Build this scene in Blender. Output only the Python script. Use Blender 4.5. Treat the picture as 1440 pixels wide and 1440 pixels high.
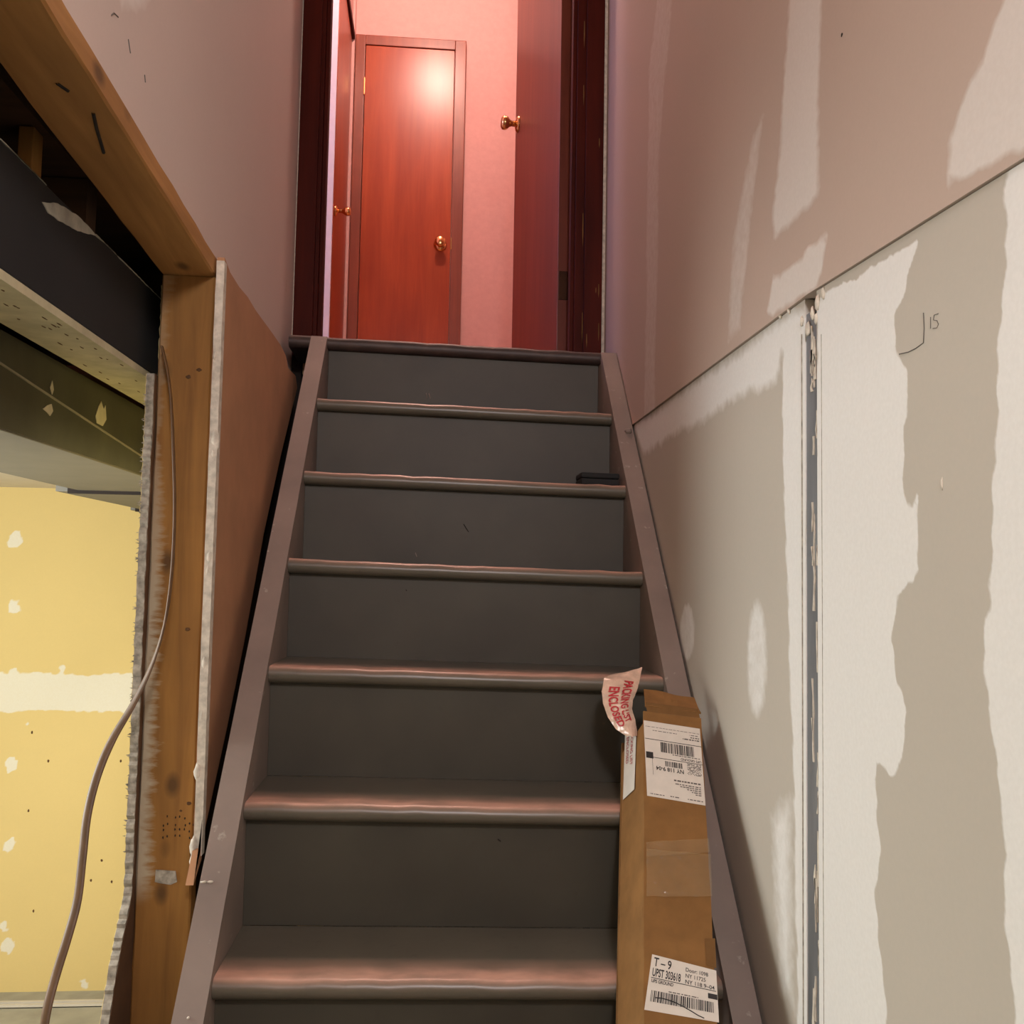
import bpy, bmesh, math, random
import numpy as np
from mathutils import Vector, Matrix
random.seed(7); rng = np.random.default_rng(7)
for o in list(bpy.data.objects): bpy.data.objects.remove(o)
S = bpy.context.scene; COL = S.collection

# ------------------------------------------------------------------ camera
H = 1.606
CAM = np.array([0., 0., H]); FPX = 1313.06
AX_R = np.array([0.99646213, -0.08210659, 0.01793696])
AX_U = np.array([-0.02321843, -0.06382856, 0.99769074])
AX_F = np.array([0.08077209, 0.99457751, 0.06550913])
cd = bpy.data.cameras.new('camera'); cam = bpy.data.objects.new('camera', cd); COL.objects.link(cam)
cd.sensor_width = 36; cd.lens = FPX/1440*36; cd.clip_start = .02; cd.clip_end = 50
M = Matrix.Identity(4)
for i in range(3): M[i][0] = AX_R[i]; M[i][1] = AX_U[i]; M[i][2] = -AX_F[i]; M[i][3] = CAM[i]
cam.matrix_world = M; S.camera = cam
# ------------------------------------------------------------------ world, lights, exposure
w = bpy.data.worlds.new('world'); S.world = w; w.use_nodes = True
w.node_tree.nodes['Background'].inputs[0].default_value = (.5, .5, .55, 1)
w.node_tree.nodes['Background'].inputs[1].default_value = .02
S.view_settings.view_transform = 'Standard'; S.view_settings.look = 'None'
S.view_settings.gamma = 1; S.view_settings.use_curve_mapping = False
S.view_settings.exposure = 0.0
def lamp(name, loc, power, color, radius):
    l = bpy.data.lights.new(name, 'POINT'); l.energy = power; l.color = color; l.shadow_soft_size = radius
    o = bpy.data.objects.new(name, l); COL.objects.link(o); o.location = loc; return o
lamp('hall_lamp', (-.05, 3.47, 4.70), 80, (1, .69, .57), .07)
lamp('side_room_lamp', (-1.7, 3.45, 3.6), 36, (.58, .56, 1), .15)
lamp('basement_lamp', (-1.70, 1.62, 1.46), 110, (.93, .98, 1), .34)
lamp('stair_foot_lamp', (.16, -.62, 2.62), 72, (.98, .98, 1), .12)

# ------------------------------------------------------------------ pixel helpers (1440 x 1440 frame)
def ray(x, y): return AX_F + AX_R*(x-720)/FPX - AX_U*(y-720)/FPX
def onax(a, c, x, y):
    d = ray(x, y); t = (c-CAM[a])/d[a]; return CAM + t*d
def onX(c, x, y): return onax(0, c, x, y)
def onY(c, x, y): return onax(1, c, x, y)
def onZ(c, x, y): return onax(2, c, x, y)

# ------------------------------------------------------------------ object helpers
def lin(r, g, b):
    f = lambda c: (c/255/12.92) if c/255 <= .04045 else ((c/255+.055)/1.055)**2.4
    return (f(r), f(g), f(b), 1)
def tag(o, label=None, cat=None, group=None, kind=None):
    if label: o['label'] = label
    if cat: o['category'] = cat
    if group: o['group'] = group
    if kind: o['kind'] = kind
    return o
def setpar(o, p):
    if p is not None:
        o.parent = p
        root = p
        while root.parent is not None: root = root.parent
        o.matrix_parent_inverse = Matrix.Translation(-root.location) if p is root else Matrix.Identity(4)
def link(name, me, mat, parent=None):
    if mat is not None: me.materials.append(mat)
    o = bpy.data.objects.new(name, me); COL.objects.link(o); setpar(o, parent); return o
def empty(name, loc):
    o = bpy.data.objects.new(name, None); COL.objects.link(o); o.location = loc; o.empty_display_size = .05; return o
def pyd(name, v, f, mat, parent=None, smooth=False):
    me = bpy.data.meshes.new(name); me.from_pydata([tuple(map(float, a)) for a in v], [], f); me.update()
    if smooth:
        for p in me.polygons: p.use_smooth = True
    return link(name, me, mat, parent)
def bmo(name, bm, mat, parent=None, smooth=False):
    bmesh.ops.recalc_face_normals(bm, faces=bm.faces[:])
    me = bpy.data.meshes.new(name); bm.to_mesh(me); bm.free()
    if smooth:
        for p in me.polygons: p.use_smooth = True
    return link(name, me, mat, parent)
def add_box(bm, lo, hi, bev=0, fn=None):
    b = bmesh.new(); bmesh.ops.create_cube(b, size=1)
    for v in b.verts: v.co = Vector([lo[i] + (v.co[i]+.5)*(hi[i]-lo[i]) for i in range(3)])
    if bev: bmesh.ops.bevel(b, geom=b.edges[:], offset=bev, segments=2, affect='EDGES', profile=.6)
    if fn:
        for v in b.verts: v.co = Vector(fn(v.co))
    me = bpy.data.meshes.new('t'); b.to_mesh(me); b.free(); bm.from_mesh(me); bpy.data.meshes.remove(me)
def box(name, lo, hi, mat, parent=None, bev=0, fn=None):
    bm = bmesh.new(); add_box(bm, lo, hi, bev, fn); return bmo(name, bm, mat, parent)
def rough_box(name, lo, hi, mat, axis, n, amp, parent=None, bev=.003):
    """timber: box cut along its long axis, edges slightly wavy"""
    b = bmesh.new(); bmesh.ops.create_cube(b, size=1)
    for v in b.verts: v.co = Vector([lo[i] + (v.co[i]+.5)*(hi[i]-lo[i]) for i in range(3)])
    le = [e for e in b.edges if abs(e.verts[0].co[axis]-e.verts[1].co[axis]) > 1e-6]
    bmesh.ops.subdivide_edges(b, edges=le, cuts=n, use_grid_fill=True)
    long_e = [e for e in b.edges if len(e.link_faces) == 2 and e.calc_face_angle() > .5 and abs((e.verts[0].co-e.verts[1].co)[axis]) > 1e-6]
    bmesh.ops.bevel(b, geom=long_e, offset=bev, segments=1, affect='EDGES')
    for v in b.verts:
        for i in range(3):
            if i != axis:
                v.co[i] += amp*math.sin(v.co[axis]*23+i*2+lo[0]*9+v.co[(i+1) % 3]*31)*.5 + random.uniform(-amp, amp)*.35
    return bmo(name, b, mat, parent)
def prism(name, prof, a, b_, axis, mat, parent=None, fn=None, bev=0):
    """extrude closed 2D profile (in the two other axes, in order) from a to b_ along axis"""
    n = len(prof); v = []
    for c in (a, b_):
        for q in prof:
            p = list(q); p.insert(axis, c); v.append(p)
    if fn: v = [fn(p) for p in v]
    f = [[i, (i+1) % n, n+(i+1) % n, n+i] for i in range(n)] + [list(range(n))[::-1], list(range(n, 2*n))]
    bm = bmesh.new(); vs = [bm.verts.new(p) for p in v]
    for q in f: bm.faces.new([vs[i] for i in q])
    if bev:
        bmesh.ops.recalc_face_normals(bm, faces=bm.faces[:])
        bmesh.ops.bevel(bm, geom=bm.edges[:], offset=bev, segments=2, affect='EDGES')
    return bmo(name, bm, mat, parent)
def add_lathe(bm, org, axis, prof, n=20):
    """revolve (r, h) profile about axis at org"""
    ax = Vector(axis).normalized(); t = Vector((0, 0, 1)) if abs(ax.z) < .9 else Vector((1, 0, 0))
    a = ax.cross(t).normalized(); b = ax.cross(a); org = Vector(org); rings = []
    for r, h in prof:
        rings.append([bm.verts.new(org+ax*h+(a*math.cos(k*2*math.pi/n)+b*math.sin(k*2*math.pi/n))*max(r, 1e-4)) for k in range(n)])
    for i in range(len(rings)-1):
        for k in range(n): bm.faces.new([rings[i][k], rings[i][(k+1) % n], rings[i+1][(k+1) % n], rings[i+1][k]])
    bm.faces.new(rings[0]); bm.faces.new(rings[-1][::-1])
def lathe(name, org, axis, prof, mat, parent=None, n=20):
    bm = bmesh.new(); add_lathe(bm, org, axis, prof, n); return bmo(name, bm, mat, parent, True)

# ------------------------------------------------------------------ materials
def mat(name, rough=.7, metal=0, spec=.5):
    m = bpy.data.materials.new(name); m.use_nodes = True
    b = m.node_tree.nodes['Principled BSDF']; b.inputs['Roughness'].default_value = rough
    b.inputs['Metallic'].default_value = metal; b.inputs['Specular IOR Level'].default_value = spec
    return m, m.node_tree, b
def node(nt, t, **k):
    n = nt.nodes.new(t)
    for a, v in k.items(): setattr(n, a, v)
    return n
def noise(nt, scale=5, detail=4, stretch=None, rough=.55, dist=0):
    tc = node(nt, 'ShaderNodeTexCoord'); mp = node(nt, 'ShaderNodeMapping')
    if stretch: mp.inputs['Scale'].default_value = stretch
    nt.links.new(tc.outputs['Object'], mp.inputs[0])
    n = node(nt, 'ShaderNodeTexNoise'); n.inputs['Scale'].default_value = scale; n.inputs['Detail'].default_value = detail
    n.inputs['Roughness'].default_value = rough; n.inputs['Distortion'].default_value = dist
    nt.links.new(mp.outputs[0], n.inputs['Vector']); return n.outputs['Fac']
def ramp(nt, src, stops):
    r = node(nt, 'ShaderNodeValToRGB'); e = r.color_ramp.elements
    while len(e) > 1: e.remove(e[0])
    e[0].position, e[0].color = stops[0][0], stops[0][1]
    for p, c in stops[1:]:
        q = e.new(p); q.color = c
    nt.links.new(src, r.inputs[0]); return r.outputs[0]
def mix(nt, fac, a, b, mode='MIX'):
    m = node(nt, 'ShaderNodeMix', data_type='RGBA', blend_type=mode)
    for s, i in ((fac, 0), (a, 6), (b, 7)):
        if isinstance(s, (int, float)): m.inputs[i].default_value = s
        elif isinstance(s, tuple): m.inputs[i].default_value = s
        else: nt.links.new(s, m.inputs[i])
    return m.outputs[2]
def mth(nt, op, a, b=None, c=None):
    m = node(nt, 'ShaderNodeMath', operation=op)
    for i, s in enumerate((a, b, c)):
        if s is None: continue
        if isinstance(s, (int, float)): m.inputs[i].default_value = s
        else: nt.links.new(s, m.inputs[i])
    return m.outputs[0]
def bump(nt, b, h, strength=.2, dist=.002):
    n = node(nt, 'ShaderNodeBump'); n.inputs['Strength'].default_value = strength; n.inputs['Distance'].default_value = dist
    nt.links.new(h, n.inputs['Height']); nt.links.new(n.outputs[0], b.inputs['Normal'])
W0 = (0, 0, 0, 1); W1 = (1, 1, 1, 1)
def flat(name, c, rough=.7, metal=0, var=.12, scale=20, spec=.5, stretch=None, bmp=.1):
    m, nt, b = mat(name, rough, metal, spec)
    n = noise(nt, scale, 5, stretch)
    d = tuple(max(0, x*(1-var*1.6)) for x in c[:3])+(1,); e = tuple(min(1, x*(1+var)) for x in c[:3])+(1,)
    nt.links.new(ramp(nt, n, [(.3, d), (.7, e)]), b.inputs['Base Color'])
    if bmp: bump(nt, b, n, bmp, .001)
    return m
def wood(name, dark, light, rough, axis, scale=14, knots=True, coat=0, var2=None, spec=.5):
    m, nt, b = mat(name, rough, 0, spec)
    st = [1, 1, 1]; st[axis] = .07
    n1 = noise(nt, scale*2.2, 6, tuple(st), .6, .6)
    st2 = [1, 1, 1]; st2[axis] = .25
    n2 = noise(nt, scale*.45, 3, tuple(st2), .5, 1.0)
    c = ramp(nt, n1, [(.3, dark), (.7, light)])
    c = mix(nt, ramp(nt, n2, [(.35, W0), (.68, (.55, .55, .55, 1))]), c, var2 or tuple(x*.72 for x in dark[:3])+(1,))
    if knots:
        tc = node(nt, 'ShaderNodeTexCoord'); mp = node(nt, 'ShaderNodeMapping'); s3 = [1, 1, 1]; s3[axis] = .6
        mp.inputs['Scale'].default_value = s3; nt.links.new(tc.outputs['Object'], mp.inputs[0])
        vo = node(nt, 'ShaderNodeTexVoronoi'); vo.inputs['Scale'].default_value = 9; nt.links.new(mp.outputs[0], vo.inputs['Vector'])
        c = mix(nt, ramp(nt, vo.outputs['Distance'], [(.05, (.8, .8, .8, 1)), (.14, W0)]), c, tuple(x*.3 for x in dark[:3])+(1,))
    nt.links.new(c, b.inputs['Base Color']); bump(nt, b, n1, .12, .001)
    if coat: b.inputs['Coat Weight'].default_value = coat; b.inputs['Coat Roughness'].default_value = .18
    return m
def drywall(name, paper, mud, rough=.85):
    """paper and joint compound, told apart by the traced 'mud' attribute"""
    m, nt, b = mat(name, rough, 0, .25)
    at = node(nt, 'ShaderNodeAttribute', attribute_name='mud')
    n = noise(nt, 60, 5); n2 = noise(nt, 2.2, 4)
    f = mth(nt, 'ADD', at.outputs['Fac'], mth(nt, 'MULTIPLY', mth(nt, 'SUBTRACT', n, .5), .25))
    fac = ramp(nt, f, [(.32, W0), (.62, W1)])
    pv = mix(nt, n2, tuple(x*.9 for x in paper[:3])+(1,), paper)
    c = mix(nt, fac, pv, mud)
    c = mix(nt, mth(nt, 'MULTIPLY', ramp(nt, noise(nt, 180, 3), [(.35, W1), (.75, W0)]), .10), c, tuple(x*.75 for x in paper[:3])+(1,))
    nt.links.new(c, b.inputs['Base Color']); bump(nt, b, mth(nt, 'ADD', mth(nt, 'MULTIPLY', n, .3), fac), .25, .0012)
    return m

M_DRY = drywall('drywall_taped', lin(188, 180, 167), lin(224, 222, 217))
M_DRYUP = drywall('drywall_upper', lin(190, 170, 156), lin(212, 204, 196))
M_DRYL = drywall('drywall_painted_left', lin(212, 194, 184), lin(224, 214, 206))
M_YEL = drywall('drywall_yellow_paper', lin(224, 200, 136), lin(226, 221, 204))
M_TAN = flat('drywall_brown_face', lin(176, 128, 92), .85, var=.08, scale=9)
M_GYP = flat('gypsum_edge', lin(206, 196, 180), .9, var=.18, scale=70, bmp=.6)
M_GYPG = flat('gypsum_edge_grey', lin(160, 152, 138), .95, var=.3, scale=90, bmp=.8)
M_KRAFT = flat('brown_backing_paper', lin(92, 62, 34), .9, var=.2, scale=14)
M_METAL = flat('galvanised_strip', lin(128, 130, 132), .5, .4, var=.25, scale=16, stretch=(1, 1, .2))
M_PINE = wood('aged_pine_upright', lin(124, 82, 30), lin(164, 116, 52), .75, 2)
M_PINEY = wood('aged_pine_plank', lin(146, 100, 50), lin(186, 134, 74), .75, 1)
def stud_mat():
    m = M_PINE.copy(); m.name = 'aged_pine_with_compound'; nt = m.node_tree; b = nt.nodes['Principled BSDF']
    src = b.inputs['Base Color'].links[0].from_socket
    tc = node(nt, 'ShaderNodeTexCoord'); sx = node(nt, 'ShaderNodeSeparateXYZ'); nt.links.new(tc.outputs['Object'], sx.inputs[0])
    st_ = noise(nt, 60, 4, (.35, 1, 1.6), .6, .4); big = noise(nt, 7, 3, (.2, 1, 1))
    reach = mth(nt, 'MULTIPLY_ADD', big, .075, -.010)
    d = mth(nt, 'DIVIDE', mth(nt, 'ADD', sx.outputs[0], .494), mth(nt, 'MAXIMUM', reach, .004))
    f = mth(nt, 'SUBTRACT', mth(nt, 'MULTIPLY_ADD', st_, 1.6, .25), d)
    zf = ramp(nt, mth(nt, 'DIVIDE', sx.outputs[2], 2.2), [(.47, W0), (.49, W1), (.70, W1), (.86, (.25, .25, .25, 1))])
    f = mth(nt, 'MULTIPLY', ramp(nt, f, [(.25, W0), (.75, W1)]), zf)
    nt.links.new(mix(nt, mth(nt, 'MULTIPLY', f, .85), src, lin(176, 164, 140)), b.inputs['Base Color']); return m
M_STUD = stud_mat()
M_JOIST = wood('dark_old_joist', lin(60, 38, 20), lin(84, 56, 30), .9, 0)
M_RED = wood('red_stained_ply', lin(140, 54, 26), lin(166, 76, 38), .31, 2, 10, False, 0, lin(124, 44, 20), .38)
M_RED2 = wood('brown_red_stained_ply', lin(104, 46, 32), lin(126, 62, 44), .38, 2, 10, False, .12, lin(94, 40, 28))
M_REDSHADE = wood('red_trim_shade_painted', lin(62, 16, 8), lin(80, 24, 12), .6, 2, 12, False, 0, lin(50, 10, 5), .12)  # same red wood, darkened so its colour holds the doorway's shade
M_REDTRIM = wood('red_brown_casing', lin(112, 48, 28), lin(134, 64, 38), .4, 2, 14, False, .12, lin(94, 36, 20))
M_HALL = flat('hall_pink_plaster', lin(200, 158, 152), .8, var=.03, scale=40)
M_WHITEWALL = flat('side_room_white_wall', lin(206, 203, 210), .8, var=.03, scale=30)
M_PLAIN = flat('plain_ceiling_white', lin(206, 198, 184), .9, var=.04, scale=12)
M_FLOOR = flat('grey_concrete_floor', lin(164, 161, 148), .7, var=.12, scale=9)
M_HFLOOR = wood('hall_oak_floor', lin(178, 132, 92), lin(204, 160, 116), .4, 1, 12, False)
M_BRASS = flat('polished_brass', lin(226, 178, 120), .16, 1, var=.05, scale=10, bmp=0)
M_BRASSDK = flat('dulled_brass', lin(74, 46, 30), .4, .7, var=.15, scale=40)
M_CARD = flat('cardboard', lin(132, 95, 54), .85, 0, var=.10, scale=26, spec=.2)
M_CARDIN = flat('cardboard_inside', lin(118, 86, 52), .9, 0, var=.10, scale=26, spec=.1)
M_PAPER = flat('white_label_paper', lin(214, 206, 194), .55, var=.03, scale=50, bmp=0)
M_INK = flat('black_print', lin(28, 24, 24), .6, var=.05, bmp=0)
M_INKG = flat('grey_print', lin(92, 84, 80), .6, var=.25, scale=600, bmp=0)
M_REDINK = flat('red_print', lin(176, 34, 44), .5, var=.05, bmp=0)
M_POUCH = flat('clear_pouch_plastic', lin(212, 180, 158), .22, 0, var=.12, scale=60, bmp=.3)
M_BLACK = flat('black_plastic', lin(8, 8, 9), .75, var=.1, bmp=0)
M_CABLE = flat('brown_cable_sheath', lin(100, 72, 44), .5, var=.15, scale=30)
M_GREYBEAM = flat('grey_painted_steel', lin(30, 30, 31), .8, var=.12, scale=7)
M_DUCTSIDE = flat('dark_sheet_metal', lin(70, 68, 50), .5, .3, var=.3, scale=6)  # duct side, darker than the duct body and mottled
M_DUCT = flat('grey_duct_metal', lin(104, 100, 90), .6, .15, var=.06, scale=12)
M_SEAM = flat('duct_seam_metal', lin(160, 152, 130), .4, .4, var=.1)
M_GREYPAINT = flat('pale_flaking_paint', lin(176, 174, 160), .85, var=.2, scale=30, bmp=.5)
M_CREAM = flat('cream_flaked_paint', lin(196, 186, 152), .85, var=.12, scale=24, bmp=.4)
M_PENCIL = flat('pencil_grey', lin(96, 90, 84), .8, var=.1, bmp=0)
M_CRACK = flat('dark_grime_and_shade', lin(36, 26, 20), .9, var=.2)
M_TAPE, _nt, _b = mat('clear_parcel_tape', .12); _b.inputs['Base Color'].default_value = lin(190, 160, 120); _b.inputs['Alpha'].default_value = .22
bump(_nt, _b, noise(_nt, 40, 3, (1, 1, 3)), .9, .006)
# stair paint: grey-green, scuffed; 'wear' attribute paints nosing wear plus the strip of hall light on it
M_STAIR, nt, b = mat('grey_green_stair_paint', .55)
n1 = noise(nt, 5, 5); n2 = noise(nt, 50, 6)
c = ramp(nt, n1, [(.3, lin(58, 54, 45)), (.7, lin(70, 66, 55))])
c = mix(nt, ramp(nt, n2, [(.62, W0), (.78, (.35, .35, .35, 1))]), c, lin(58, 48, 38))
at = node(nt, 'ShaderNodeAttribute', attribute_name='wear_light')
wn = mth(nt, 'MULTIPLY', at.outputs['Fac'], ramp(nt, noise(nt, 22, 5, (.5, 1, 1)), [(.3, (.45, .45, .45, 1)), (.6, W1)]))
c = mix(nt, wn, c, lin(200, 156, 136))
nt.links.new(c, b.inputs['Base Color']); bump(nt, b, n2, .15, .001)
M_TREAD = M_STAIR.copy(); M_TREAD.name = 'worn_lit_tread_paint'  # lighter copy of the stair paint: light on the treads put into colour
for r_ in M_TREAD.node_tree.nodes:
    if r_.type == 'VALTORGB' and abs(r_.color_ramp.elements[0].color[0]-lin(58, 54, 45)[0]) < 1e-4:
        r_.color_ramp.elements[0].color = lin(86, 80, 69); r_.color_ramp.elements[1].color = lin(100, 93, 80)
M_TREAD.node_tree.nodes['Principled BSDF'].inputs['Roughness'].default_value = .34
M_STRING, nt, b = mat('worn_stringer_paint', .55)
n1 = noise(nt, 6, 5); n2 = noise(nt, 40, 6)
c = ramp(nt, n1, [(.3, lin(122, 108, 100)), (.7, lin(140, 124, 114))])
c = mix(nt, ramp(nt, n2, [(.66, W0), (.72, (.7, .7, .7, 1))]), c, lin(172, 164, 150))
nt.links.new(c, b.inputs['Base Color']); bump(nt, b, n2, .25, .0012)
M_LIP, nt, b = mat('dark_landing_edge', .5)
n2 = noise(nt, 30, 5, (.4, 1, 1))
nt.links.new(ramp(nt, n2, [(.5, lin(62, 48, 44)), (.72, lin(84, 66, 58)), (.82, lin(140, 116, 100))]), b.inputs['Base Color'])

# ------------------------------------------------------------------ traced joint-compound patches on a wall sheet
def sdist(P, poly):
    """signed distance (inside positive) of points P (n,2) to polygon"""
    poly = np.asarray(poly, float); n = len(poly); best = np.full(len(P), 1e9); ins = np.zeros(len(P), bool)
    for i in range(n):
        a, b_ = poly[i], poly[(i+1) % n]; d = b_-a; L = max(d@d, 1e-12)
        t = np.clip(((P-a)@d)/L, 0, 1); q = P-(a+t[:, None]*d); best = np.minimum(best, (q**2).sum(1))
        cond = (a[1] > P[:, 1]) != (b_[1] > P[:, 1])
        with np.errstate(divide='ignore', invalid='ignore'):
            ins ^= cond & (P[:, 0] < (b_[0]-a[0])*(P[:, 1]-a[1])/(b_[1]-a[1]+1e-15)+a[0])
    return np.where(ins, 1, -1)*np.sqrt(best)
def wobble(P, s):
    o = np.zeros(len(P))
    for k in range(6):
        a = rng.uniform(0, 6.28); fr = s*(1.7**k); o += np.sin(fr*(P[:, 0]*math.cos(a)+P[:, 1]*math.sin(a))+rng.uniform(0, 6.28))/(1.5**k)
    return o
def sheet(name, axis, c, thick, a0, a1, z0, z1, step, matl, patches, parent, z0f=None, z1f=None):
    """drywall sheet: gridded visible face at coordinate c of 'axis', solid behind by 'thick' (signed).
       patches: [(polygon in (a, z), strength, softness)]"""
    na = max(2, int((a1-a0)/step)); nz = max(2, int((z1-z0)/step))
    A, Z = np.meshgrid(np.linspace(a0, a1, na+1), np.linspace(z0, z1, nz+1), indexing='ij')
    zz0 = np.array([z0f(a) for a in A[:, 0]]) if z0f else np.full(na+1, z0)
    zz1 = np.array([z1f(a) for a in A[:, 0]]) if z1f else np.full(na+1, z1)
    Z = zz0[:, None]+(zz1-zz0)[:, None]*((Z-z0)/(z1-z0))
    P = np.stack([A.ravel(), Z.ravel()], 1); mud = np.zeros(len(P))
    wob = wobble(P, 18)*.0025+wobble(P, 150)*.0014+wobble(P*np.array([1, .35]), 60)*.0015
    for poly, strg, soft in patches:
        d = sdist(P, poly)+wob
        mud = np.maximum(mud, strg*np.clip(.5+d/soft, 0, 1))
    def v3(q, cc): return (cc, q[0], q[1]) if axis == 0 else (q[0], cc, q[1])
    V = [v3(q, c) for q in P]; n = len(V); idx = lambda i, j: i*(nz+1)+j
    F = [(idx(i, j), idx(i+1, j), idx(i+1, j+1), idx(i, j+1)) for i in range(na) for j in range(nz)]
    bb = n; bt = n+na+1; av = A[:, 0]
    V += [v3((av[i], zz0[i]), c+thick) for i in range(na+1)]+[v3((av[i], zz1[i]), c+thick) for i in range(na+1)]
    for i in range(na):
        F += [(bb+i, bb+i+1, idx(i+1, 0), idx(i, 0)), (bt+i, bt+i+1, idx(i+1, nz), idx(i, nz)), (bb+i, bb+i+1, bt+i+1, bt+i)]
    F += [[bb, bt]+[idx(0, j) for j in range(nz, -1, -1)], [bb+na, bt+na]+[idx(na, j) for j in range(nz, -1, -1)]]
    me = bpy.data.meshes.new(name); me.from_pydata(V, [], F); me.update()
    at = me.attributes.new('mud', 'FLOAT', 'POINT'); at.data.foreach_set('value', np.concatenate([mud, np.zeros(2*na+2)]).astype(np.float32))
    bm = bmesh.new(); bm.from_mesh(me); bmesh.ops.recalc_face_normals(bm, faces=bm.faces[:]); bm.to_mesh(me); bm.free()
    return link(name, me, matl, parent)

# ================================================================== SETTING
XR = .49
def pr(*pts): return [tuple(onX(XR, x, y)[1:]) for x, y in pts]
def ell(cx, cy, rx, ry, n=20): return [(cx+rx*math.cos(i*2*math.pi/n), cy+ry*math.sin(i*2*math.pi/n)) for i in range(n)]
SEAM = 1.985
def seamz(y): return SEAM-.046*max(0, 1.19-y)
wr = empty('wall_right', (XR, .8, 0)); tag(wr, 'tall stairwell wall of taped and patched unpainted drywall sheets', 'wall', kind='structure')
box('wall_core', (XR+.016, -2.5, 0), (XR+.12, 2.95, 4.65), M_GYPG, wr)
M1 = pr((1148, 415), (1290, 338), (1276, 400), (1258, 440), (1257, 490), (1272, 520), (1275, 560), (1270, 600), (1272, 690), (1282, 712), (1292, 690), (1290, 800), (1265, 840), (1255, 900), (1264, 960), (1276, 1000), (1268, 1062), (1254, 1084), (1230, 1066), (1232, 1140), (1240, 1200), (1228, 1250), (1235, 1320), (1245, 1400), (1250, 1500), (1146, 1500))
M2 = pr((1420, 235), (1413, 350), (1406, 450), (1400, 600), (1392, 700), (1396, 850), (1386, 930), (1391, 1000), (1405, 1080), (1415, 1200), (1412, 1300), (1430, 1500), (1800, 1700), (1800, 0))
sheet('drywall_panel', 0, XR, .014, 0.45, 1.166, .35, SEAM-.0015, .005, M_DRY, [(M1, 1, .010), (M2, 1, .010)], wr, z1f=lambda a: seamz(a)-.0015)
sheet('drywall_panel', 0, XR, .014, -2.5, .448, 0, SEAM-.0015, .2, M_DRY, [], wr, z1f=lambda a: seamz(a)-.0015)
N1_ = pr((1134, 440), (1112, 462), (1102, 490), (1098, 560), (1100, 650), (1104, 750), (1108, 850), (1112, 1000), (1116, 1150), (1118, 1300), (1122, 1500), (1136, 1500))
N2_ = pr((1134, 425), (1134, 470), (1098, 500), (1092, 540), (1050, 556), (1000, 585), (950, 612), (905, 640), (890, 598))
N3_ = pr(*ell(966, 890, 11, 42)); N4_ = pr(*ell(1063, 930, 17, 88))
N5_ = pr((1075, 1130), (1118, 1100), (1120, 1440), (1095, 1400))
sheet('drywall_panel', 0, XR+.001, .013, 1.207, 2.36, .45, SEAM-.0015, .006, M_DRY, [(N1_, 1, .02), (N2_, .8, .05), (N3_, .55, .02), (N4_, .55, .04), (N5_, .6, .08)], wr)
U1 = pr((1112, -60), (1162, -60), (1157, 130), (1154, 275), (1130, 300), (1092, 338), (1088, 300), (1100, 200))
U2 = pr((1500, -100), (1425, -20), (1382, 92), (1352, 150), (1338, 195), (1337, 262), (1500, 190))
U3 = pr((1024, 490), (1030, 330), (1060, 190), (1082, 140), (1062, 300), (1046, 470))
U4 = pr((1152, 408), (1075, 455), (1090, 390), (1166, 330), (1160, 380))
U5 = pr((905, 600), (912, 100), (930, -60), (955, -60), (932, 200), (925, 590))
sheet('drywall_panel', 0, XR-.003, .017, -1.2, 2.73, SEAM, 4.62, .010, M_DRYUP, [(U1, .72, .03), (U2, 1, .025), (U3, .5, .04), (U4, .8, .02), (U5, .45, .06)], wr, z0f=seamz)
# pieces left between the lower sheet's end and the landing, steel strip in the open joint, compound and marks
box('drywall_offcut', (XR+.002, 2.362, 1.5), (XR+.016, 2.73, SEAM-.004), M_TAN, wr)
box('joint_strip', (XR+.0025, 1.1665, .3), (XR+.010, 1.2065, 1.962), M_METAL, wr)
for i in range(34):
    z = random.uniform(.75, 1.93); L = random.uniform(.012, .07); y = random.choice((1.168, 1.172, 1.178, 1.184))
    pts = [(y+random.uniform(-.001, .004)+ (.0035 if k < 4 else -.0015)*random.uniform(.4, 1), z+L*(k % 4)/3*(1 if k < 4 else -1)+(L if k >= 4 else 0)) for k in range(8)]
    prism('compound_flake', pts, XR+.0008, XR+.0045, 0, M_GYP, wr)
def lump(name, c, r, m, parent, seed=0):
    b = bmesh.new(); bmesh.ops.create_icosphere(b, subdivisions=2, radius=1); rr = random.Random(seed)
    for v in b.verts: v.co = Vector([c[i]+v.co[i]*r[i]*rr.uniform(.72, 1.2) for i in range(3)])
    return bmo(name, b, m, parent, True)
for i, (x, y, s) in enumerate(((1150, 425, 1), (1143, 440, .8), (1136, 462, .9), (1128, 452, .6), (1158, 412, .8), (1152, 360, .5), (1110, 436, .5), (1098, 444, .4), (1148, 448, .7))):
    q = onX(XR, x, y); lump('compound_lump', q, (.003, .007*s, .012*s), M_GYP, wr, i)
for x, y0, y1 in ((1127, 470, 1500), (1155, 470, 1500)):
    a = onX(XR, x, y0)[1:]; z1 = .5
    box('scored_line', (XR-.0003, a[0]-.0006, z1), (XR+.001, a[0]+.0006, a[1]), M_GYPG, wr)
def stroke(name, pts, r, m, parent, x=XR-.0004):
    cu = bpy.data.curves.new(name, 'CURVE'); cu.dimensions = '3D'; cu.bevel_depth = r; cu.bevel_resolution = 1
    sp = cu.splines.new('POLY'); sp.points.add(len(pts)-1)
    for p, q in zip(sp.points, pts): p.co = (*q, 1)
    o = bpy.data.objects.new(name, cu); dg = bpy.context.evaluated_depsgraph_get()
    COL.objects.link(o); dg.update(); me = bpy.data.meshes.new_from_object(o.evaluated_get(bpy.context.evaluated_depsgraph_get()))
    bpy.data.objects.remove(o); bpy.data.curves.remove(cu); me.name = name
    return link(name, me, m, parent)
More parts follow.
